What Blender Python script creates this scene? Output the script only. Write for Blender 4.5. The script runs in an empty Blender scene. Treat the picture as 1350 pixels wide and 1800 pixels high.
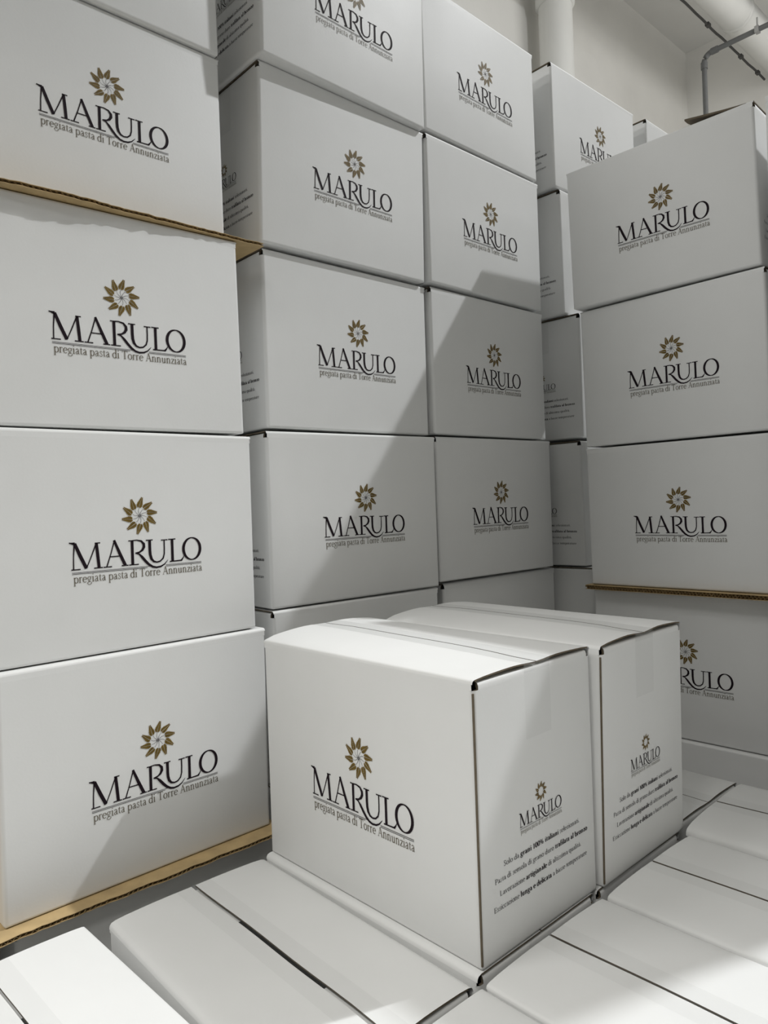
import bpy, bmesh, math, random
from mathutils import Matrix, Vector
random.seed(7)
C = bpy.context.scene.collection
SC = bpy.context.scene

# ------------------------------------------------------------------ camera
CAMP = Vector((0.90826, -0.58499, 0.50392))
YAW, PITCH, ROLL = 0.82562, -0.01156, -0.04021
fw = Vector((-math.sin(YAW)*math.cos(PITCH), math.cos(YAW)*math.cos(PITCH), math.sin(PITCH)))
rt = Vector((math.cos(YAW), math.sin(YAW), 0)); up = rt.cross(fw)
r2 = rt*math.cos(ROLL) + up*math.sin(ROLL); u2 = -rt*math.sin(ROLL) + up*math.cos(ROLL)
cd = bpy.data.cameras.new('camera'); cam = bpy.data.objects.new('camera', cd); C.objects.link(cam)
cd.sensor_fit = 'VERTICAL'; cd.sensor_height = 36.0; cd.sensor_width = 27.0
cd.lens = 36.0*1281.12/1800.0
cd.clip_start = 0.02
M = Matrix.Identity(4)
for i in range(3):
    M[i][0] = r2[i]; M[i][1] = u2[i]; M[i][2] = -fw[i]; M[i][3] = CAMP[i]
cam.matrix_world = M
SC.camera = cam

# ------------------------------------------------------------------ light and exposure
w = bpy.data.worlds.new('world'); SC.world = w; w.use_nodes = True
w.node_tree.nodes['Background'].inputs[0].default_value = (0.9, 0.95, 1.0, 1)
w.node_tree.nodes['Background'].inputs[1].default_value = 0.02
def area(name, loc, target, sx, sy, power, col=(1, 1, 1)):
    l = bpy.data.lights.new(name, 'AREA'); l.shape = 'RECTANGLE'; l.size = sx; l.size_y = sy
    l.energy = power; l.color = col
    o = bpy.data.objects.new(name, l); C.objects.link(o); o.location = loc
    d = Vector(target)-Vector(loc)
    o.rotation_euler = d.to_track_quat('-Z', 'Y').to_euler()
    return o
def spot(name, loc, target, rad, power, ang, col=(1, 1, 1)):
    l = bpy.data.lights.new(name, 'SPOT'); l.energy = power; l.spot_size = math.radians(ang); l.spot_blend = 1.0
    l.shadow_soft_size = rad; l.color = col
    o = bpy.data.objects.new(name, l); C.objects.link(o); o.location = loc
    o.rotation_euler = (Vector(target)-Vector(loc)).to_track_quat('-Z', 'Y').to_euler()
    return o
COOL, NEUT, WARM = (0.97, 0.985, 1.0), (1.0, 0.99, 0.97), (1.0, 0.98, 0.94)
MAINP = (1.72, 3.42, 4.5)       # reflector lamp beyond the right column: throws the slanting shadows
area('main_lamp', MAINP, (0.2, 0.6, 0.5), 0.13, 0.08, 110, COOL)
spot('main_lamp_beam', MAINP, (0.9, -0.3, 0), 0.06, 76, 50, COOL)
spot('main_lamp_core', MAINP, (0.9, -0.3, 0), 0.05, 425, 34, COOL)
spot('fill_spot', (1.7, -1.9, 2.8), (0.25, -0.15, -0.1), 0.25, 80, 40, WARM)  # added fill for the low front cartons, not a known lamp
spot('fill_spot', (0.9, -1.7, 3.0), (0.1, -0.2, 0.0), 0.25, 95, 36, WARM)  # second added spot, same fill from behind the camera
area('fill_area', (-1.0, -2.5, 3.3), (0, 0.3, 0.5), 1.2, 0.3, 24, NEUT)  # unseen fill, added to lift the faces of the stacks
area('fill_area', (-1.2, -3.0, 4.9), (0, 0.8, 0.2), 1.4, 0.3, 26, NEUT)  # more added fill from the same side
area('fill_area', (4.0, 4.2, 3.9), (-2.5, 6, 3.7), 2.0, 1.0, 22, NEUT)  # added fill aimed at the far walls, no such fixture known
area('fill_area', (1.6, 5.6, 3.7), (-2.5, 6.2, 4.2), 2.0, 1.0, 32, NEUT)  # added fill for the wall and ceiling corner
area('ceiling_fill', (0.2, 5.0, 3.4), (0.0, 5.5, 5.1), 1.5, 1.5, 14, NEUT)  # unseen upward fill, added to brighten the ceiling
SC.view_settings.view_transform = 'Standard'
SC.view_settings.look = 'None'
SC.view_settings.gamma = 1.0
SC.view_settings.use_curve_mapping = False
SC.view_settings.exposure = 0.0

# ------------------------------------------------------------------ materials
def mat(name, col, rough=0.6, metal=0.0, noise=0.0, nscale=8.0, bump=0.0, bscale=120.0, col2=None, spec=0.5):
    m = bpy.data.materials.new(name); m.use_nodes = True
    nt = m.node_tree; b = nt.nodes['Principled BSDF']
    b.inputs['Roughness'].default_value = rough; b.inputs['Metallic'].default_value = metal
    b.inputs['Specular IOR Level'].default_value = spec
    b.inputs['Base Color'].default_value = (*col, 1)
    tc = nt.nodes.new('ShaderNodeTexCoord')
    if noise or col2:
        n = nt.nodes.new('ShaderNodeTexNoise'); n.inputs['Scale'].default_value = nscale
        n.inputs['Detail'].default_value = 6
        nt.links.new(tc.outputs['Object'], n.inputs['Vector'])
        r = nt.nodes.new('ShaderNodeValToRGB')
        c2 = col2 or tuple(c*(1-noise) for c in col)
        r.color_ramp.elements[0].position = 0.3; r.color_ramp.elements[1].position = 0.7
        r.color_ramp.elements[0].color = (*c2, 1); r.color_ramp.elements[1].color = (*col, 1)
        nt.links.new(n.outputs['Fac'], r.inputs['Fac']); nt.links.new(r.outputs['Color'], b.inputs['Base Color'])
    if bump:
        n2 = nt.nodes.new('ShaderNodeTexNoise'); n2.inputs['Scale'].default_value = bscale
        n2.inputs['Detail'].default_value = 4
        nt.links.new(tc.outputs['Object'], n2.inputs['Vector'])
        n3 = nt.nodes.new('ShaderNodeTexNoise'); n3.inputs['Scale'].default_value = 9.0
        n3.inputs['Detail'].default_value = 2
        nt.links.new(tc.outputs['Object'], n3.inputs['Vector'])
        ma = nt.nodes.new('ShaderNodeMath'); ma.operation = 'MULTIPLY_ADD'; ma.inputs[1].default_value = 8.0
        nt.links.new(n3.outputs['Fac'], ma.inputs[0]); nt.links.new(n2.outputs['Fac'], ma.inputs[2])
        bp = nt.nodes.new('ShaderNodeBump'); bp.inputs['Strength'].default_value = bump
        bp.inputs['Distance'].default_value = 0.0008
        nt.links.new(ma.outputs[0], bp.inputs['Height']); nt.links.new(bp.outputs['Normal'], b.inputs['Normal'])
    return m
WHITE = mat('white_carton_board', (0.78, 0.785, 0.775), 0.48, noise=0.02, nscale=14, bump=0.10, bscale=260, spec=0.35)
KRAFT = mat('kraft_board', (0.55, 0.40, 0.20), 0.8, noise=0.25, nscale=30, bump=0.4)
KRAFTD = mat('kraft_board_edge', (0.15, 0.12, 0.08), 0.85, noise=0.3, nscale=60)
INK = mat('dark_ink', (0.012, 0.006, 0.010), 0.7, spec=0.15)
GOLD = mat('gold_ink', (0.20, 0.13, 0.025), 0.5, noise=0.35, nscale=160, spec=0.3)
TAGINK = mat('brown_ink', (0.13, 0.11, 0.075), 0.5)
PAINT = mat('white_wall_paint', (0.80, 0.79, 0.755), 0.75, noise=0.05, nscale=3, bump=0.3, bscale=40)
CEIL = mat('ceiling_paint', (0.84, 0.835, 0.81), 0.8, noise=0.04, nscale=2)
PIPEW = mat('white_pipe_paint', (0.8, 0.8, 0.77), 0.5, noise=0.04, nscale=4)
PIPEG = mat('grey_pipe_plastic', (0.16, 0.165, 0.165), 0.45, noise=0.1, nscale=20)
CABLE = mat('black_cable_rubber', (0.06, 0.058, 0.055), 0.6, noise=0.1, nscale=20)
HOSE = mat('dark_hose_foil', (0.18, 0.18, 0.175), 0.5, noise=0.1, nscale=20)
METAL = mat('galvanised_metal', (0.5, 0.5, 0.5), 0.4, metal=0.8, noise=0.1, nscale=30)
CONC = mat('grey_concrete', (0.36, 0.355, 0.34), 0.8, noise=0.2, nscale=5, bump=0.5)
WOOD = mat('pallet_wood', (0.50, 0.37, 0.22), 0.8, noise=0.3, nscale=12, bump=0.4)
def tape_mat(name, k):
    m = bpy.data.materials.new(name); m.use_nodes = True; nt = m.node_tree
    b = nt.nodes['Principled BSDF']; out = nt.nodes['Material Output']
    b.inputs['Base Color'].default_value = (0.52, 0.53, 0.52, 1); b.inputs['Roughness'].default_value = 0.14
    tc = nt.nodes.new('ShaderNodeTexCoord'); n = nt.nodes.new('ShaderNodeTexNoise'); n.inputs['Scale'].default_value = 60
    nt.links.new(tc.outputs['Object'], n.inputs['Vector'])
    bp = nt.nodes.new('ShaderNodeBump'); bp.inputs['Strength'].default_value = 0.25; bp.inputs['Distance'].default_value = 0.001
    nt.links.new(n.outputs['Fac'], bp.inputs['Height']); nt.links.new(bp.outputs['Normal'], b.inputs['Normal'])
    t = nt.nodes.new('ShaderNodeBsdfTransparent'); mx = nt.nodes.new('ShaderNodeMixShader')
    mx.inputs[0].default_value = k
    nt.links.new(t.outputs[0], mx.inputs[1]); nt.links.new(b.outputs[0], mx.inputs[2]); nt.links.new(mx.outputs[0], out.inputs[0])
    return m
TAPE = tape_mat('clear_tape', 0.17); TAPEF = tape_mat('clear_tape_thin', 0.06)

# ------------------------------------------------------------------ helpers
class MB:
    def __init__(s): s.v = []; s.f = []; s.m = []; s.sm = []
    def face(s, idx, m=0, smooth=False): s.f.append(tuple(idx)); s.m.append(m); s.sm.append(smooth)
    def add(s, pts): i = len(s.v); s.v += [tuple(p) for p in pts]; return i
    def grid(s, rows, m=0, smooth=True, flip=False, close=False):
        n = len(rows[0]); base = [s.add(r) for r in rows]
        for a in range(len(rows)-1):
            for k in range(n if close else n-1):
                q = [base[a]+k, base[a]+(k+1) % n, base[a+1]+(k+1) % n, base[a+1]+k]
                s.face(q[::-1] if flip else q, m, smooth)
    def poly(s, pts, m=0): i = s.add(pts); s.face(range(i, i+len(pts)), m)
    def box(s, lo, hi, m=0):
        x0, y0, z0 = lo; x1, y1, z1 = hi
        i = s.add([(x0,y0,z0),(x1,y0,z0),(x1,y1,z0),(x0,y1,z0),(x0,y0,z1),(x1,y0,z1),(x1,y1,z1),(x0,y1,z1)])
        for q in ((0,3,2,1),(4,5,6,7),(0,1,5,4),(1,2,6,5),(2,3,7,6),(3,0,4,7)): s.face([i+k for k in q], m)
    def tube(s, path, rad, n=16, m=0, cap=True):
        path = [Vector(p) for p in path]; rows = []
        rr = rad if isinstance(rad, (list, tuple)) else [rad]*len(path)
        for k, p in enumerate(path):
            d = (path[min(k+1, len(path)-1)]-path[max(k-1, 0)]).normalized()
            a = Vector((0, 0, 1)) if abs(d.z) < 0.9 else Vector((1, 0, 0))
            e = d.cross(a).normalized(); g = d.cross(e)
            rows.append([p+e*math.cos(t)*rr[k]+g*math.sin(t)*rr[k] for t in (2*math.pi*j/n for j in range(n))])
        s.grid(rows, m, True, close=True)
        if cap: s.poly(rows[0], m); s.poly(rows[-1][::-1], m)
    def build(s, name, mats, parent=None, xf=None):
        me = bpy.data.meshes.new(name); me.from_pydata([tuple(p) for p in s.v], [], s.f)
        for q in (mats if isinstance(mats, (list, tuple)) else [mats]): me.materials.append(q)
        me.polygons.foreach_set('material_index', s.m); me.polygons.foreach_set('use_smooth', s.sm)
        if xf: me.transform(xf)
        me.update()
        o = bpy.data.objects.new(name, me); C.objects.link(o)
        if parent: o.parent = parent
        return o
def bevelled(lo, hi, name, m, parent=None, b=0.002, seg=2):
    bm = bmesh.new(); bmesh.ops.create_cube(bm, size=1)
    for v in bm.verts: v.co = Vector([(lo[i]+hi[i])/2 + v.co[i]*(hi[i]-lo[i]) for i in range(3)])
    bmesh.ops.bevel(bm, geom=bm.edges[:], offset=b, segments=seg, affect='EDGES')
    me = bpy.data.meshes.new(name); bm.to_mesh(me); bm.free(); me.materials.append(m)
    o = bpy.data.objects.new(name, me); C.objects.link(o)
    if parent: o.parent = parent
    return o
def tag(o, label, cat, group=None):
    o['label'] = label; o['category'] = cat
    if group: o['group'] = group
    return o
def struct(o): o['kind'] = 'structure'; return o
def empty(name, loc, rz=0):
    o = bpy.data.objects.new(name, None); C.objects.link(o); o.location = loc; o.rotation_euler = (0, 0, rz)
    o.empty_display_size = 0.05
    return o

# ------------------------------------------------------------------ the room
FLZ = -0.49; CZ = 5.177; WX = -2.54; WY = 7.246; EX = 6.5; SY = -5.5
def slab(name, lo, hi, m): b = MB(); b.box(lo, hi); return struct(b.build(name, m))
slab('floor', (WX-.2, SY-.2, FLZ-.2), (EX+.2, WY+.2, FLZ), CONC)
slab('ceiling', (WX-.2, SY-.2, CZ), (EX+.2, WY+.2, CZ+.2), CEIL)
slab('wall_left', (WX-.2, SY-.2, FLZ), (WX, WY+.2, CZ), PAINT)
slab('wall_back', (WX, WY, FLZ), (EX, WY+.2, CZ), PAINT)
slab('wall_right', (EX, SY-.2, FLZ), (EX+.2, WY+.2, CZ), PAINT)
slab('wall_front', (WX, SY-.2, FLZ), (EX, SY, CZ), PAINT)

# white vertical pipe by the left wall
t = tag(empty('vertical_pipe', (-2.332, 4.459, FLZ)), 'thick white vertical pipe standing by the wall behind the stacks', 'pipe')
b = MB(); b.tube([(0, 0, 0), (0, 0, 2.0), (0, 0, CZ-FLZ)], 0.131, 32); b.build('pipe_shaft', PIPEW, t)
cz = 4.36-FLZ
b = MB(); b.tube([(0, 0, cz), (0, 0, cz+.015), (0, 0, cz+.10), (0, 0, cz+.115)], [0.134, 0.152, 0.152, 0.134], 32); b.build('collar', PIPEW, t)
for z in (1.6, 3.2):
    b = MB(); b.box((-0.205, -0.02, z), (-0.11, 0.02, z+.03)); b.build('wall_bracket', METAL, t)
# white round duct under the ceiling, running towards the back wall
DX, DZ = -1.555, 4.575
t = tag(empty('air_duct', (DX, 0.0, DZ)), 'white round air duct under the ceiling at the upper right', 'duct')
b = MB(); b.tube([(0, 0.4, 0), (0, 2.5, 0), (0, WY, 0)], 0.138, 40); b.build('duct_tube', PIPEW, t)
for y in (2.9, 6.02):
    b = MB(); b.tube([(0, y-.02, 0), (0, y-.016, 0), (0, y+.016, 0), (0, y+.02, 0)], [0.138, 0.146, 0.146, 0.138], 40); b.build('duct_joint', PIPEW, t)
for y in (1.2, 4.8, 6.9):
    b = MB(); b.tube([(0, y, 0.138), (0, y, CZ-DZ)], 0.006, 8); b.build('hanger_rod', METAL, t)
# dark cable running along the duct
pts = []
for k in range(67):
    y = 0.5+k*0.1
    pts.append((-1.714+0.002*math.sin(k*1.7), y, 4.478+0.003*math.sin(k*0.9)))
b = MB(); b.tube(pts, 0.010, 8)
t = tag(b.build('cable', CABLE), 'dark cable clipped along the side of the white round duct', 'cable')
for y in (4.95, 5.8, 6.5, 6.9):
    b = MB(); b.box((-1.730, y, 4.466), (-1.698, y+.05, 4.492)); b.build('cable_clip', CABLE, t)
# ribbed dark hose beside the duct
t = tag(empty('ribbed_hose', (-1.19, 0.0, 4.64)), 'dark ribbed hose under the ceiling beside the white duct', 'hose')
path = []; rad = []
for k in range(180):
    path.append((0, 0.5+k*0.0355, 0)); rad.append(0.135 if k % 2 else 0.12)
b = MB(); b.tube(path, rad, 24); b.build('hose_tube', HOSE, t)
for y in (2.2, 6.3):
    b = MB(); b.tube([(0, y, 0.12), (0, y, CZ-4.64)], 0.006, 8); b.build('hanger_rod', METAL, t)
# grey conduit with elbow
t = tag(empty('conduit_pipe', (-1.78, 5.88, FLZ)), 'thin grey conduit pipe with an elbow in front of the back wall', 'pipe')
hz = 4.273-FLZ
b = MB(); b.tube([(0, 0, 0), (0, 0, 2.0), (0, 0, hz-.08)], 0.021, 16); b.build('upright', PIPEG, t)
el = [(0.07*(1-math.cos(a)), 0, hz-.07+0.07*math.sin(a)) for a in [k*math.pi/16 for k in range(9)]]
b = MB(); b.tube(el, 0.0225, 16); b.build('elbow', PIPEG, t)
b = MB(); b.tube([(0, 0, hz-.12), (0, 0, hz-.065)], 0.028, 16); b.build('sleeve', PIPEG, t)
b = MB(); b.tube([(0.065, 0, hz), (0.12, 0, hz)], 0.028, 16); b.build('sleeve', PIPEG, t)
b = MB(); b.tube([(0.08, 0, hz), (1.5, 0, hz), (3.5, 0, hz)], 0.021, 16); b.build('cross_pipe', PIPEG, t)
for x, zt in ((0.44, hz+.10), (2.0, CZ-FLZ)):
    b = MB(); b.tube([(x, 0, hz), (x, 0, zt)], 0.007, 8)
    b.box((x-.016, -.025, hz-.025), (x+.016, .025, hz+.025)); b.build('pipe_clip', METAL, t)

# ------------------------------------------------------------------ stroke lettering (flat print)
TH, TN = 0.085, 0.034
def arc(cx, cy, rx, ry, a0, a1, n=12):
    return [(cx+rx*math.cos(math.radians(a0+(a1-a0)*k/n)), cy+ry*math.sin(math.radians(a0+(a1-a0)*k/n))) for k in range(n+1)]
def con(p, th=TH, tn=TN):       # contrast widths: vertical runs thick, horizontal runs thin
    out = []
    for k in range(len(p)):
        a = p[max(k-1, 0)]; c = p[min(k+1, len(p)-1)]
        dx, dy = c[0]-a[0], c[1]-a[1]; d = math.hypot(dx, dy) or 1
        out.append(tn+(th-tn)*(abs(dy)/d)**1.3)
    return (p, out)
def ln(x0, y0, x1, y1, w): return ([(x0, y0), (x1, y1)], [w, w])
XH, AS, DE, CP = 0.42, 0.70, -0.23, 0.64
def serif(x, y, h=0.075, w=0.03): return ln(x-h, y, x+h, y, w)
def half(x, y, s=-1): return ([(x+s*0.10, y-0.045), (x, y)], [0.02, 0.05])
G = {
 'p': (0.50, [ln(.12, XH, .12, DE, TH), half(.12, XH-.01), serif(.12, DE+.012, .09), con(arc(.27, .205, .17, .205, 140, -140, 16))]),
 'q': (0.50, [ln(.40, XH, .40, DE, TH), serif(.40, DE+.012, .09), con(arc(.23, .205, .17, .205, 40, 320, 16))]),
 'r': (0.36, [ln(.12, XH, .12, 0, TH), half(.12, XH-.01), serif(.12, .012, .09), con(arc(.25, .30, .11, .11, 170, 50, 8), .05, .04), ln(.30, .375, .335, .37, .075)]),
 'e': (0.44, [con(arc(.23, .205, .175, .20, 5, 315, 18)), ln(.07, .22, .40, .235, .032)]),
 'g': (0.46, [con(arc(.21, .285, .13, .13, 0, 360, 16), .07, .03), ([(.30, .37), (.43, .40)], [.03, .05]), ([(.14, .17), (.10, .12), (.14, .07), (.34, .045)], [.03, .035, .04, .05]), con(arc(.225, -.085, .185, .115, 60, 400, 18), .06, .035)]),
 'i': (0.24, [ln(.12, XH, .12, 0, TH), half(.12, XH-.01), serif(.12, .012, .09), ln(.12, .555, .12, .63, .08)]),
 'a': (0.43, [([(.31, .30), (.31, .05), (.35, .015), (.41, .04)], [TH, TH, .05, .03]), con([(.09, .33), (.13, .40), (.20, .42), (.27, .40), (.31, .33), (.31, .28)], .07, .035), con([(.31, .26), (.17, .20), (.08, .15), (.07, .08), (.12, .02), (.20, .015), (.31, .09)], .07, .03)]),
 't': (0.29, [([(.14, .53), (.14, .08), (.18, .02), (.26, .04)], [.05, TH, .05, .03]), ln(.03, .40, .27, .40, .035)]),
 's': (0.35, [con([(.28, .32), (.27, .40), (.17, .425), (.09, .38), (.09, .30), (.18, .23), (.27, .17), (.29, .09), (.22, .01), (.13, .0), (.06, .04), (.055, .12)], .05, .04)]),
 'd': (0.50, [ln(.38, AS, .38, 0, TH), half(.38, AS-.01), ln(.38, .012, .47, .03, .03), con(arc(.22, .205, .165, .205, 40, 320, 16))]),
 'b': (0.49, [ln(.11, AS, .11, 0, TH), half(.11, AS-.01), con(arc(.26, .205, .17, .205, 140, -140, 16))]),
 'T': (0.60, [ln(.30, CP, .30, 0, TH), serif(.30, .012, .11), ln(.04, CP-.015, .56, CP-.015, .035), ln(.05, CP, .04, CP-.13, .03), ln(.55, CP, .56, CP-.13, .03)]),
 'o': (0.48, [con(arc(.24, .21, .18, .21, 0, 360, 20))]),
 'c': (0.41, [con(arc(.23, .21, .175, .205, 45, 315, 16))]),
 'A': (0.66, [ln(.33, CP+.02, .11, 0, .034), ln(.32, CP+.02, .56, 0, TH), ln(.19, .23, .46, .23, .034), serif(.10, .012, .08), serif(.56, .012, .09)]),
 'n': (0.53, [ln(.12, XH, .12, 0, TH), half(.12, XH-.01), serif(.12, .012, .09), con([(.12, .33), (.20, .40), (.29, .42), (.37, .37), (.39, .28), (.39, 0)], TH, .035), serif(.39, .012, .09)]),
 'm': (0.80, [ln(.12, XH, .12, 0, TH), half(.12, XH-.01), serif(.12, .012, .09), con([(.12, .33), (.20, .40), (.28, .42), (.35, .37), (.37, .28), (.37, 0)], TH, .035), serif(.37, .012, .08), con([(.39, .33), (.46, .40), (.55, .42), (.62, .37), (.64, .28), (.64, 0)], TH, .035), serif(.65, .012, .09)]),
 'u': (0.53, [con([(.13, .41), (.13, .12), (.16, .03), (.25, 0), (.33, .04), (.39, .11)], TH, .035), ln(.39, .41, .39, 0, TH), half(.13, .41), half(.39, .41), ln(.39, .012, .48, .03, .03)]),
 'z': (0.40, [ln(.06, .40, .35, .40, .04), ln(.34, .40, .06, .02, .07), ln(.06, .02, .36, .02, .04), ln(.06, .40, .055, .32, .03), ln(.36, .02, .37, .10, .03)]),
 'l': (0.24, [ln(.12, AS, .12, 0, TH), half(.12, AS-.01), serif(.12, .012, .09)]),
 'v': (0.46, [ln(.07, .41, .23, 0, TH), ln(.40, .41, .23, 0, .034), serif(.07, .41, .07), serif(.40, .41, .06)]),
 'f': (0.30, [con([(.31, .66), (.25, .70), (.17, .67), (.13, .58), (.13, 0)], TH, .04), ln(.03, .40, .26, .40, .035), serif(.13, .012, .09)]),
 'S': (0.46, [con([(.38, .50), (.36, .61), (.25, .655), (.13, .61), (.10, .50), (.17, .39), (.32, .28), (.39, .17), (.33, .04), (.21, -.01), (.09, .04), (.07, .16)], .07, .04)]),
 'P': (0.52, [ln(.13, CP, .13, 0, TH), serif(.13, .012, .09), ln(.04, CP-.015, .24, CP-.015, .03), con([(.13, .625), (.30, .625), (.42, .57), (.46, .46), (.40, .34), (.28, .28), (.13, .29)], TH, .035)]),
 'L': (0.54, [ln(.13, CP, .13, 0, TH), serif(.13, CP-.012, .09), ln(.04, .015, .47, .015, .035), ln(.46, .015, .51, .15, .035)]),
 'E': (0.54, [ln(.13, CP, .13, 0, TH), ln(.04, CP-.015, .46, CP-.015, .035), ln(.13, .33, .38, .33, .035), ln(.04, .015, .48, .015, .035), ln(.46, CP-.01, .47, .50, .03), ln(.48, .015, .51, .14, .03), ln(.38, .39, .38, .27, .03)]),
 '1': (0.40, [ln(.21, .62, .21, 0, TH), serif(.21, .012, .10), ln(.10, .54, .21, .60, .04)]),
 '0': (0.46, [con(arc(.23, .31, .17, .31, 0, 360, 20))]),
 '%': (0.70, [con(arc(.18, .46, .12, .15, 0, 360, 14), .05, .035), con(arc(.52, .15, .12, .15, 0, 360, 14), .05, .035), ln(.52, .63, .18, 0, .035)]),
 '.': (0.20, [ln(.10, -.005, .10, .08, .085)]),
 'à': (0.43, None), ' ': (0.24, []),
}
G['à'] = (0.43, G['a'][1]+[ln(.13, .62, .24, .50, .05)])
def stroke_polys(p, wd, gain=1.0):
    """quads of a stroke with a width at every point"""
    L_, R_ = [], []
    n = len(p)
    for k in range(n):
        a = p[max(k-1, 0)]; c = p[min(k+1, n-1)]
        if n > 3 and p[0] == p[-1] or (n > 8 and math.dist(p[0], p[-1]) < 1e-6):
            a = p[(k-1) % (n-1)]; c = p[(k+1) % (n-1)]
        dx, dy = c[0]-a[0], c[1]-a[1]; d = math.hypot(dx, dy) or 1
        h = wd[k]*gain/2
        L_.append((p[k][0]-dy/d*h, p[k][1]+dx/d*h)); R_.append((p[k][0]+dy/d*h, p[k][1]-dx/d*h))
    return [(L_[k], R_[k], R_[k+1], L_[k+1]) for k in range(n-1)]
def text_polys(segs, x0, x1, y, em, bold_adv=1.06):
    """segs: [(string, bold)], fitted between x0 and x1 with letter height em"""
    nat = 0.0
    for s_, bd in segs:
        for ch in s_: nat += G[ch][0]*(bold_adv if bd else 1)
    sx = (x1-x0)/nat; out = []; x = x0
    for s_, bd in segs:
        for ch in s_:
            adv, st = G[ch]
            for p, wd in st:
                for q in stroke_polys(p, wd, 1.75 if bd else 1.0):
                    out.append([(x+c[0]*sx, y+c[1]*em) for c in q])
            x += adv*sx*(bold_adv if bd else 1)
    return out

# --- the big word, in units of the underline's length, baseline y = 0.02
def word_polys():
    S = []
    B0 = 0.022; T0 = 0.200
    def sf(x0, x1, y, w=0.0075): S.append(([(x0, y), ((x0+x1)/2, y), (x1, y)], [w, w*0.8, w]))
    # M
    sf(-.014, .026, T0+.010, .008); S.append(([(-.014, T0+.013), (.02, T0)], [.006, .012]))
    S.append(([(.022, T0+.005), (.014, .11), (.012, B0)], [.010, .007, .008])); sf(-.004, .060, B0)
    S.append(([(.024, T0+.006), (.062, .112), (.101, B0+.004)], [.020, .023, .022]))
    S.append(([(.101, B0+.002), (.137, .105), (.176, T0)], [.006, .007, .008]))
    S.append(([(.176, T0+.003), (.184, .11), (.191, B0)], [.019, .021, .020]))
    sf(.165, .204, T0); sf(.155, .217, B0)
    # A
    S.append(([(.308, T0+.010), (.278, .112), (.246, B0)], [.008, .007, .008]))
    S.append(([(.305, T0+.012), (.345, .112), (.384, B0)], [.016, .021, .022]))
    sf(.222, .284, B0); sf(.356, .407, B0); S.append(([(.270, .094), (.352, .094)], [.007, .007]))
    # R
    S.append(([(.440, T0), (.440, .11), (.440, B0)], [.020, .019, .020]))
    sf(.412, .45, T0); sf(.412, .486, B0)
    S.append(con([(.44, T0), (.475, T0+.002), (.510, .193), (.529, .170), (.530, .148), (.518, .126), (.495, .111), (.462, .105)], .021, .007))
    S.append(([(.462, .106), (.490, .098), (.512, .075), (.540, .040), (.565, .014), (.595, -.006), (.625, -.013), (.660, -.009), (.690, .006), (.718, .036)],
              [.007, .010, .018, .019, .017, .014, .012, .011, .008, .003]))
    # U
    sf(.547, .601, T0-.004)
    S.append(([(.576, T0-.004), (.576, .12), (.578, .085), (.586, .055), (.603, .034), (.628, .026), (.656, .031), (.680, .052), (.690, .085), (.692, .13), (.692, T0-.010)],
              [.020, .020, .020, .019, .014, .010, .010, .010, .009, .009, .009]))
    sf(.667, .719, T0-.010)
    # L
    S.append(([(.757, T0-.008), (.757, .11), (.757, B0)], [.020, .019, .020])); sf(.725, .785, T0-.008)
    S.append(([(.733, B0), (.80, B0+.001), (.835, B0+.002)], [.008, .008, .010]))
    S.append(([(.828, B0), (.843, B0+.018), (.853, .058)], [.014, .008, .003]))
    # O
    S.append(con(arc(.921, .108, .071, .085, 0, 360, 36), .021, .007))
    out = []
    for p, wd in S: out += stroke_polys(p, wd, 1.10)
    for y in (0.0, -.0095):
        out += stroke_polys([(0, y), (.573 - (.02 if y < 0 else 0), y)], [.0032]*2); out += stroke_polys([(.70, y), (1.0, y)], [.0032]*2)
    return out
def wreath_polys():
    gold, dark = [], []
    cx, cy = .506, .382
    for k in range(10):
        a = math.radians(96+36*k)
        bx, by = cx+.060*math.cos(a), cy+.060*math.sin(a)
        d = a-math.radians(27)
        ux, uy = math.cos(d), math.sin(d); nx, ny = -uy, ux
        # stem, an S curve out of the centre
        px, py = -math.sin(a), math.cos(a)
        st = [(cx+r*math.cos(a)+px*o, cy+r*math.sin(a)+py*o) for r, o in ((.004, 0), (.02, .0045), (.038, .005), (.056, -.001))]
        dark += stroke_polys(st, [.0036, .0024, .0022, .0022])
        n = 7
        for j in range(n):
            f = j/(n-1); s0 = .002+.070*f; ll = .0365*(1-.64*f)*(.85 if j == 0 else 1); ww = .0150*(1-.50*f)
            for sd in (-1, 1):
                ang = d+sd*math.radians(47-20*f); lx, ly = math.cos(ang), math.sin(ang); mx, my = -ly, lx
                ox, oy = bx+ux*s0+nx*sd*.0016, by+uy*s0+ny*sd*.0016
                cv = -sd*.06*ll             # leaflets curl towards the tip of the ear
                pr = ((0, .28), (.30, .52), (.68, .44), (1.0, 0.0), (.62, -.42), (.18, -.44))
                gold.append([(ox+lx*ll*a_+mx*(ww*b_+cv*a_*a_), oy+ly*ll*a_+my*(ww*b_+cv*a_*a_)) for a_, b_ in pr])
    return gold, dark
WORD = word_polys(); WGOLD, WDARK = wreath_polys()
TAGL = text_polys([('pregiata pasta di Torre Annunziata', False)], .008, 1.004, -.072, .092)
ITXT = []
for y, x0, x1, sg in ((.0985, .041, .192, [('Solo da ', False), ('grani 100% italiani', True), (' selezionati.', False)]),
                      (.0835, .025, .209, [('Pasta di semola di grano duro ', False), ('trafilata al bronzo', True)]),
                      (.0685, .033, .194, [('Lavorazione ', False), ('artigianale', True), (' di altissima qualità.', False)]),
                      (.0535, .022, .206, [('Essiccazione ', False), ('lunga e delicata', True), (' a basse temperature', False)])):
    ITXT += text_polys(sg, x0, x1, y, .0088)

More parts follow.
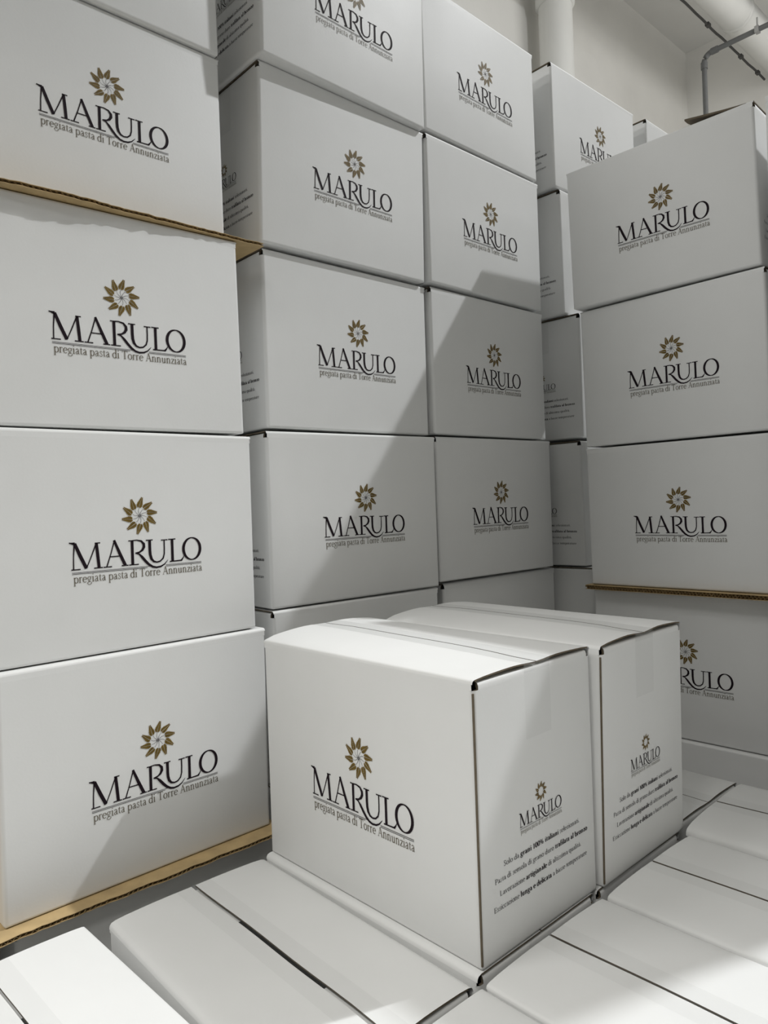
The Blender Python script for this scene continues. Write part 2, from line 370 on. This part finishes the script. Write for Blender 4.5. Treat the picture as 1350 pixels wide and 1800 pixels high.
LG, WD, HB = 0.40, 0.2296, 0.3085
EPS = 0.0005
def decal(name, polys, fn, m, parent, xf):
    b = MB()
    for q in polys: b.poly([fn(a, c) for a, c in q])
    return b.build(name, m, parent, xf)
def ring(i, v, W, rc=0.006, n=4):
    pts = []
    for cx, cy, a0 in ((LG-rc, rc, -90), (LG-rc, W-rc, 0), (rc, W-rc, 90), (rc, rc, 180)):
        for k in range(n+1):
            a = math.radians(a0+90*k/n)
            x = cx+rc*math.cos(a); y = cy+rc*math.sin(a)
            pts.append((min(max(x, i), LG-i), min(max(y, i), W-i), v))
    return pts
def carton(label, x, y, yaw, z, tx=0, ty=0, du=0, dv=0, h=HB, bl=0.0, br=0.0, logo=True, side='', group=None, joint=False,
           tapeend=True, flaps=True, name='carton', rr=0.0045, gap=0.0009):
    W = WD
    t = tag(empty(name, (x, y, z), yaw), label, 'box', group)
    sh = Matrix(((1, 0, tx, 0), (0, 1, ty, 0), (0, 0, 1, 0), (0, 0, 0, 1)))
    b = MB(); r = rr; rb = 0.0045
    VT = h-0.0115
    rows = [ring(rb*(1-math.sin(a)), rb*(1-math.cos(a)), W) for a in [k*math.pi/8 for k in range(5)]]
    rows += [ring(0, h*.5, W), ring(0, VT, W)]
    b.grid(rows, 0, True, close=True)
    b.poly(ring(rb, 0, W)[::-1])
    for sgn in (0, 1):      # upper bands of the long walls
        yy = 0 if sgn == 0 else W
        b.grid([[(.002, yy, VT), (LG/2, yy, VT), (LG-.002, yy, VT)], [(.002, yy, h-r), (LG/2, yy, h-r), (LG-.002, yy, h-r)]], 0, True, flip=(sgn == 1))
        # end walls: band, fold and minor flap (slots left open at the corners)
        X = (lambda q: q) if sgn == 0 else (lambda q: LG-q)
        c0, c1 = .009, W-.009
        prof = [(0, VT), (0, h-.0075), (.0012, h-.0045), (.0045, h-.0030), (.112, h-.0034)]
        mid = [c0, W*.5, c1]
        b.grid([[(X(px), c, pv) for c in mid] for px, pv in prof], 0, True, flip=(sgn == 0))
        # raw board edges lining the slots
        for c in (c0, c1):
            s_ = 1 if c == c0 else -1
            b.poly([(X(0.0002), c, VT), (X(0.0032), c, VT), (X(0.0045), c, h-.0030), (X(0.0012), c, h-.0045)], 1)
            b.poly([(X(0.0002), c-s_*.005, VT), (X(0.0034), c-s_*.005, VT), (X(0.0034), c, VT), (X(0.0002), c, VT)], 1)
    b.build('carton_body', [WHITE, KRAFTD], t, sh)
    T = 0.0020
    rnd = random.Random(int(abs(x*1000)+abs(y*777)+abs(z*555)))
    w0 = rnd.uniform(-.0004, .0004)
    def top(u, w):
        s = max(0.0, math.sin(math.pi*min(max(w/W, 0), 1)))**0.75
        e_ = math.exp(-((w-W/2)/.030)**2)*max(math.exp(-((LG-u)/.05)**2), math.exp(-(u/.05)**2)*.3)
        return h + (bl*(1-u/LG)+br*u/LG)*s*(1-.75*e_)
    if flaps:
        for sgn in (0, 1):
            Y = (lambda q: q) if sgn == 0 else (lambda q: W-q)
            us = [LG*k/12 for k in range(13)]
            prof = [(0, -r), (r*.08, -r*.55), (r*.35, -r*.2), (r, 0)] + [(r+(W/2-gap-r)*k/8, None) for k in range(1, 9)]
            def P(u, pw, dz, low=False):
                j = (0.0006*math.sin(u*31+z*9)+w0) if pw > W/2-.004 else 0
                vv = (h+dz) if dz is not None else top(u, pw)
                if dz is not None: vv += (bl*(1-u/LG)+br*u/LG)*0.0
                uu = min(max(u, .0006), LG-.0006)
                return (uu, Y(pw+j*(1 if sgn == 0 else -1)), vv-(T if low else 0))
            b = MB()
            up_ = [[P(u, pw, dz) for u in us] for pw, dz in prof]
            b.grid(up_, 0, True, flip=(sgn == 0))
            lo_ = [[P(u, pw, dz, True) for u in us] for pw, dz in prof[3:]]
            b.grid(lo_, 1, True, flip=(sgn == 1))
            b.grid([up_[-1], lo_[-1]], 1, False, flip=(sgn == 0))
            for e in (0, -1):
                b.grid([[row[e] for row in up_[3:]], [row[e] for row in lo_]], 1, False, flip=(sgn == 0) == (e == 0))
            b.build('flap', [WHITE, KRAFTD], t, sh)
    if flaps and tapeend:
        b = MB(); tw = .025
        us = [-.0004]+[LG*k/12 for k in range(13)]+[LG+.0004]
        ws = [W/2-tw, W/2-tw*.5, W/2, W/2+tw*.5, W/2+tw]
        b.grid([[(u, w_, top(min(max(u, 0), LG), w_)+.0005) for w_ in ws] for u in us], 0, True, flip=True)
        for ex, s_ in ((-.0006, 0), (LG+.0006, 1)):
            b.grid([[(ex, w_, vv) for w_ in ws] for vv in (h-.0085, h-.05, h-.085)], 1, True)
            uu = 0 if s_ == 0 else LG
            b.grid([[(ex, w_, top(uu, w_)+.0005) for w_ in ws], [(ex*1.0+(.0016 if s_ else -.0016)*0, w_, h-.0085) for w_ in ws]], 0, True)
        b.build('tape', [TAPE if joint else TAPEF, TAPEF], t, sh)
    if logo:
        K = 0.1926; u0 = .1128+du; v0 = .1138+dv
        fn = lambda a, c: (u0+a*K, -EPS, v0+c*K)
        decal('logo_word', WORD, fn, INK, t, sh)
        decal('logo_wreath', WGOLD, fn, GOLD, t, sh)
        decal('wreath_stems', WDARK, fn, INK, t, sh)
        decal('tagline', TAGL, fn, TAGINK, t, sh)
    for s_ in side:
        f0 = (lambda a, c: (LG+EPS, a, c)) if s_ == 'r' else (lambda a, c: (-EPS, W-a, c))
        k = .082; fs = lambda a, c: f0(.073+a*k, .1285+c*k)
        decal('side_logo_word', WORD, fs, INK, t, sh)
        decal('side_logo_wreath', WGOLD, fs, GOLD, t, sh)
        decal('side_tagline', TAGL, fs, TAGINK, t, sh)
        decal('side_text', ITXT, f0, INK, t, sh)
    if joint:       # raw edge of the glued corner joint
        b = MB(); b.box((LG-.0012, -.0008, .006), (LG+.0006, .0012, h-.014)); b.build('glued_joint', KRAFTD, t, sh)
    return t

# ------------------------------------------------------------------ the cartons
# column nearest on the left
g = 'cartons stacked in the left column'
carton('top white carton of the left column, cut off by the top of the picture', -.150, -.338, 1.572, 1.2565, .0, .0, group=g)
carton('white logo carton resting on the brown cardboard sheet high in the left column', -.1448, -.3444, 1.5724, .9405, .0294, .0380, -.0019, .0105, h=.3145, group=g)
carton('white logo carton directly under the upper brown cardboard sheet, left column', -.1124, -.3520, 1.5369, .6247, .0063, .0128, -.0013, .0011, group=g)
carton('white logo carton second from the bottom of the left column, wholly in light', -.0989, -.3450, 1.5715, .3122, .0090, -.0020, -.0002, .0010, group=g)
carton('bottom logo carton of the left column, with a slanting shadow, on brown cardboard', -.0921, -.3353, 1.5835, -.0101, .0061, -.0145, .0001, -.0010, h=.3205, bl=0, br=0, group=g)
g2 = 'cartons under the lower brown sheet'
carton('shaded grey carton beneath the lower brown cardboard sheet of the left column', -.088, -.325, 1.575, -.3265, h=.3095, logo=False, group=g2)
carton('carton sliver at the left picture edge beneath the lower brown sheet', -.075, -.765, 1.57, -.3265, h=.3095, logo=False, group=g2)
# second column
g = 'cartons in the second column from the left'
carton('topmost cut-off logo carton of the second column, its wreath cropped', -.1075, .1173, 1.5931, 1.2660, .0165, -.0143, .0033, .0015, side='l', group=g)
carton('second logo carton from the top of the second column, evenly lit', -.1322, .1161, 1.5696, .9568, .0224, -.0126, .0024, .0028, side='l', group=g)
carton('third logo carton down in the second column, shadow across its lower right corner', -.1447, .1230, 1.5680, .6427, .0060, -.0052, .0018, .0007, side='l', group=g)
carton('logo carton of the second column split by the diagonal shadow through its wreath', -.1469, .1180, 1.5165, .3288, .0056, -.0006, .0029, .0003, side='l', group=g)
carton('second column carton half hidden behind the front free-standing carton', -.1442, .1176, 1.5362, .0172, logo=False, group=g)
carton('hidden bottom carton of the second column', -.1442, .1176, 1.545, -.2933, logo=False, tapeend=False, group=g)
# third column
g = 'cartons in the third column from the left'
carton('top logo carton of the third column, standing before the pale wall', -.1212, .5238, 1.5906, 1.2726, -.0002, .0024, -.0005, .0017, group=g)
carton('bright logo carton of the third column with a jagged shadow below its name', -.1280, .5291, 1.5825, .9602, -.0031, -.0052, -.0008, .0014, h=.3085, group=g)
carton('third column logo carton with only its upper left corner lit', -.1373, .5343, 1.5718, .6457, .0013, -.0028, -.0038, -.0015, group=g)
carton('third column logo carton wholly in shade, just above the two free-standing cartons', -.1434, .5392, 1.5424, .3326, .0007, -.0030, -.0024, -.0009, group=g)
carton('third column carton mostly hidden behind the rear free-standing carton', -.1531, .5582, 1.5509, .0184, logo=False, group=g)
carton('hidden bottom carton of the third column', -.1500, .5500, 1.555, -.2925, logo=False, tapeend=False, group=g)
# column in the gap behind
g = 'cartons in the gap between third and right column'
carton('very bright top carton behind the third column, its name half covered', -.1155, .9794, 1.5596, 1.2729, .0027, .0043, .0087, .0009, side='l', group=g)
carton('narrow carton side in the gap with a bright lit strip, second from top', -.1117, .9939, 1.5934, .9600, -.0032, .0033, side='l', group=g)
carton('shaded carton side in the gap beside the upper logo cartons of the right column', -.0829, 1.0133, 1.6008, .6489, .0022, -.0006, side='l', group=g)
carton('dark carton side in the gap beside the third box down of the right column', -.0711, .9854, 1.6213, .3304, -.0047, .0089, side='l', group=g)
carton('dark plain carton low in the gap behind the free-standing cartons', -.040, .990, 1.60, .0178, logo=False, tapeend=False, group=g)
carton('hidden bottom carton in the gap', -.055, .990, 1.60, -.293, logo=False, tapeend=False, group=g)
# far column behind
carton('small bright carton corner against the wall, farthest back', -.101, 1.432, 1.5708, 1.2727, tapeend=False, group='cartons of the farthest column')
for k in range(5):
    carton('hidden carton under the farthest bright carton', -.101, 1.437, 1.5708, .9620-.3107*k, logo=False, tapeend=False, group='cartons of the farthest column')
# right column
g = 'cartons in the right column'
top_right = carton('top logo carton of the right column with a raised brown flap on it', -.0092, .8711, .0380, .9268, -.0143, -.0093, .0036, -.0005, side='r', group=g)
carton('logo carton second from the top of the right column', -.0017, .8913, -.0099, .6139, -.0096, -.0026, .0015, .0006, group=g)
carton('right column logo carton standing on the thin brown cardboard strip', .0016, .8886, .0143, .3009, -.0050, -.0042, -.0002, -.0007, group=g)
carton('right column carton under the brown strip, its name partly hidden by the rear carton', -.0069, .9109, .0238, -.0215, .0007, -.0016, -.0004, -.0003, group=g)
carton('lowest carton of the right column, behind the flat carton tops', -.004, .905, .02, -.3330, h=.3095, logo=False, group=g)
# far right column: only a sliver in view
g = 'cartons of the column at the right picture edge'
for k, lb in enumerate(('grey carton sliver at the right picture edge beside the topmost right carton',
                        'thin carton edge at the right picture edge, beside the second right carton',
                        'hidden carton of the column past the right picture edge', 'hidden carton of the column past the right picture edge',
                        'hidden carton of the column past the right picture edge')):
    carton(lb, .416, .853, 0.0, .9095-.3105*k, logo=False, side='l' if k == 0 else '', tapeend=False, group=g)
# two free-standing cartons
carton('front free-standing carton with a sunlit taped top and text on its side', 0, 0, 0, .0005, -.0049, .0109, -.0028, -.0029, h=.311,
       bl=.011, br=.0035, side='r', joint=True, gap=.0013, group='free-standing cartons in the middle')
carton('rear free-standing carton touching the front one, its top in shade', .0048, .2335, .0093, -.0005, .0121, .0147, h=.311,
       bl=.010, br=.005, logo=False, side='r', joint=True, gap=.0013, group='free-standing cartons in the middle')
# layer of cartons they stand on
g = 'cartons of the low layer seen from above'
carton('low carton left of the front free-standing one, wide seam down its top', -.0029, -.2395, -.0145, -.3165, h=.3115, bl=.003, br=.003, logo=False, gap=0.0030, group=g, rr=.008)
carton('bright white low carton in the bottom left corner', -.003, -.4945, .039, -.3130, h=.312, bl=.003, br=.003, logo=False, gap=0.0016, group=g)
carton('low carton directly beneath the front free-standing carton, only its rolled edge showing', .000, -.0085, 0, -.3115, h=.3115, logo=False, group=g, rr=.007)
carton('hidden low carton beneath the rear free-standing carton', .000, .2265, 0, -.3115, h=.3105, logo=False, group=g)
carton('low carton whose top corner shows behind the rear free-standing carton', -.012, .4680, 0, -.3110, h=.310, bl=.003, br=.003, logo=False, group=g)
carton('low carton at the bottom edge, right of the seam corner', .412, -.2445, -.002, -.3130, h=.311, bl=.002, br=.003, logo=False, gap=0.0016, group=g)
carton('low carton with half-lit top right of the front free-standing carton', .4129, -.0111, -.0030, -.3113, h=.3105, bl=.004, br=.004, logo=False, gap=0.0018, group=g)
carton('low carton right of the rear free-standing carton, light only at its far corner', .4160, .2235, -.0100, -.3061, h=.3065, bl=.004, br=.004, logo=False, gap=0.0018, group=g, rr=.006)
carton('low carton at the right edge with a rounded raised front, before the right column', .4098, .4547, .0279, -.3021, h=.309, bl=.005, br=.005, logo=False, gap=0.0018, group=g, rr=.011)

# unseen cartons added right of and nearer than the low layer, bouncing light upward
k = 0
for ix, yy in [(i, j) for i in range(2, 5) for j in range(5)] + [(i, -1-j) for i in range(0, 5) for j in range(3)]:
    if (ix, yy) == (0, -1): continue
    carton('unseen low carton added beside the layer to bounce light', .002+.413*ix, -.2445+.2335*yy - (.02 if ix < 2 else 0), 0, -.3130, h=.311, logo=False,
           tapeend=False, group='unseen low cartons added for bounce light')

# raised minor flap on the top right carton
b = MB()
n = 14; rows_t, rows_b = [], []
for i in range(n+1):
    f = i/n                       # from hinge (right end) to the free edge
    u = .386-.116*f
    zz = .3105-.001+.0155*f**1.2
    r1, r0 = [], []
    for j in range(n+1):
        q = j/n; jag = 0.0
        if i == n: jag = random.uniform(-.002, .002)
        bend = .003*math.sin(q*math.pi)*f
        r1.append((u+jag, .004+q*(WD-.012), zz+bend)); r0.append((u+jag, .004+q*(WD-.012), zz+bend-.0035))
    rows_t.append(r1); rows_b.append(r0)
b.grid(rows_t, 0, True); b.grid(rows_b, 1, True, flip=True)
b.grid([rows_t[-1], rows_b[-1]], 1, False); b.grid([rows_t[0], rows_b[0]], 1, False, flip=True)
for e in (0, -1): b.grid([[r_[e] for r_ in rows_t], [r_[e] for r_ in rows_b]], 1, False, flip=(e == 0))
o = b.build('raised_flap', [WHITE, KRAFTD], top_right, Matrix(((1, 0, -.0143, 0), (0, 1, -.0093, 0), (0, 0, 1, 0), (0, 0, 0, 1))))
o['label'] = 'raised brown-edged end flap'

# ------------------------------------------------------------------ brown cardboard sheets
def sheet(label, x0, x1, y0, y1, z, th, front, seed, amp=.0015, flutes=True):
    """corrugated sheet; its front edge (front = '+x' or '-y') is ragged and shows the flutes"""
    rnd = random.Random(seed)
    t = tag(empty('cardboard_sheet', (x0, y0, z)), label, 'cardboard', None)
    Lx, Ly = x1-x0, y1-y0
    n = int((Ly if front == '+x' else Lx)/.006)
    jit = [0.0]
    for k in range(n): jit.append(jit[-1]*.9+rnd.uniform(-amp, amp)*.6)
    edge = []
    for k in range(n+1):
        f = k/n
        if front == '+x': edge.append((Lx+jit[k], Ly*f))
        else: edge.append((Lx*f, jit[k]))
    for nm, z0, z1 in (('lower_liner', 0, .0007), ('upper_liner', th-.0007, th)):
        b = MB()
        back = [((0, e[1]) if front == '+x' else (e[0], Ly)) for e in edge]
        lo = [[(e[0], e[1], z0) for e in edge], [(q[0], q[1], z0) for q in back]]
        hi = [[(e[0], e[1], z1) for e in edge], [(q[0], q[1], z1) for q in back]]
        fl = front == '+x'
        b.grid(hi, 0, False, flip=fl); b.grid(lo, 0, False, flip=not fl); b.grid([lo[0], hi[0]], 0, False, flip=fl)
        b.grid([lo[1], hi[1]], 0, False, flip=not fl)
        b.build(nm, KRAFT, t)
    b = MB(); m = int((Ly if front == '+x' else Lx)/.0018); row0, row1 = [], []
    for k in range(m+1):
        f = k/m; zz = .0008+(th-.0016)*(.5+.5*math.sin(k*math.pi/2))
        j = jit[min(int(f*n), n)]
        if front == '+x': row0.append((Lx+j-.0004, Ly*f, zz)); row1.append((max(Lx-.12, 0), Ly*f, zz))
        else: row0.append((Lx*f, j+.0004, zz)); row1.append((Lx*f, min(.12, Ly), zz))
    b.grid([row0, row1], 0, False); b.build('fluting', KRAFT, t)
    return t
sheet('brown corrugated sheet sticking out high in the left column', -.385, -.097, -.86, .099, .9342, .0055, '+x', 3, .003)
sheet('tan corrugated sheet with a toothed edge under the bottom left carton', -.37, -.068, -.90, .075, -.0164, .0058, '+x', 5, .002)
sheet('thin brown cardboard strip low in the right column', -.0085, .42, .877, 1.12, .2905, .0095, '-y', 9, .0012)

# ------------------------------------------------------------------ pallets under the stacks
def pallet(label, x0, x1, y0, y1, top):
    t = tag(empty('wooden_pallet', ((x0+x1)/2, (y0+y1)/2, FLZ)), label, 'pallet', 'pallets hidden under the stacks')
    cx, cy = (x0+x1)/2, (y0+y1)/2; tz = top-FLZ
    n = max(3, int((y1-y0)/.16))
    for k in range(n):
        a = y0+(y1-y0)*k/n
        bevelled((x0-cx, a-cy, tz-.022), (x1-cx, a+(y1-y0)/n-.02-cy, tz), 'deck_board', WOOD, t, .001, 1)
    for k in range(3):
        xx = x0+(x1-x0-.08)*k/2
        bevelled((xx-cx, y0-cy, 0), (xx+.08-cx, y1-.02-cy, tz-.022), 'stringer', WOOD, t, .001, 1)
pallet('hidden pallet under the left column', -.44, -.075, -.80, .08, -.3267)
pallet('hidden pallet under the second and third columns', -.44, -.09, .10, .965, -.2935)
pallet('hidden pallet under the cartons in the gap', -.44, -.03, .985, 1.88, -.2932)
pallet('hidden pallet under the low layer of cartons', -.02, 2.07, -.99, .715, -.3167)
pallet('hidden pallet under the right columns', -.02, .84, .945, 1.15, -.3332)
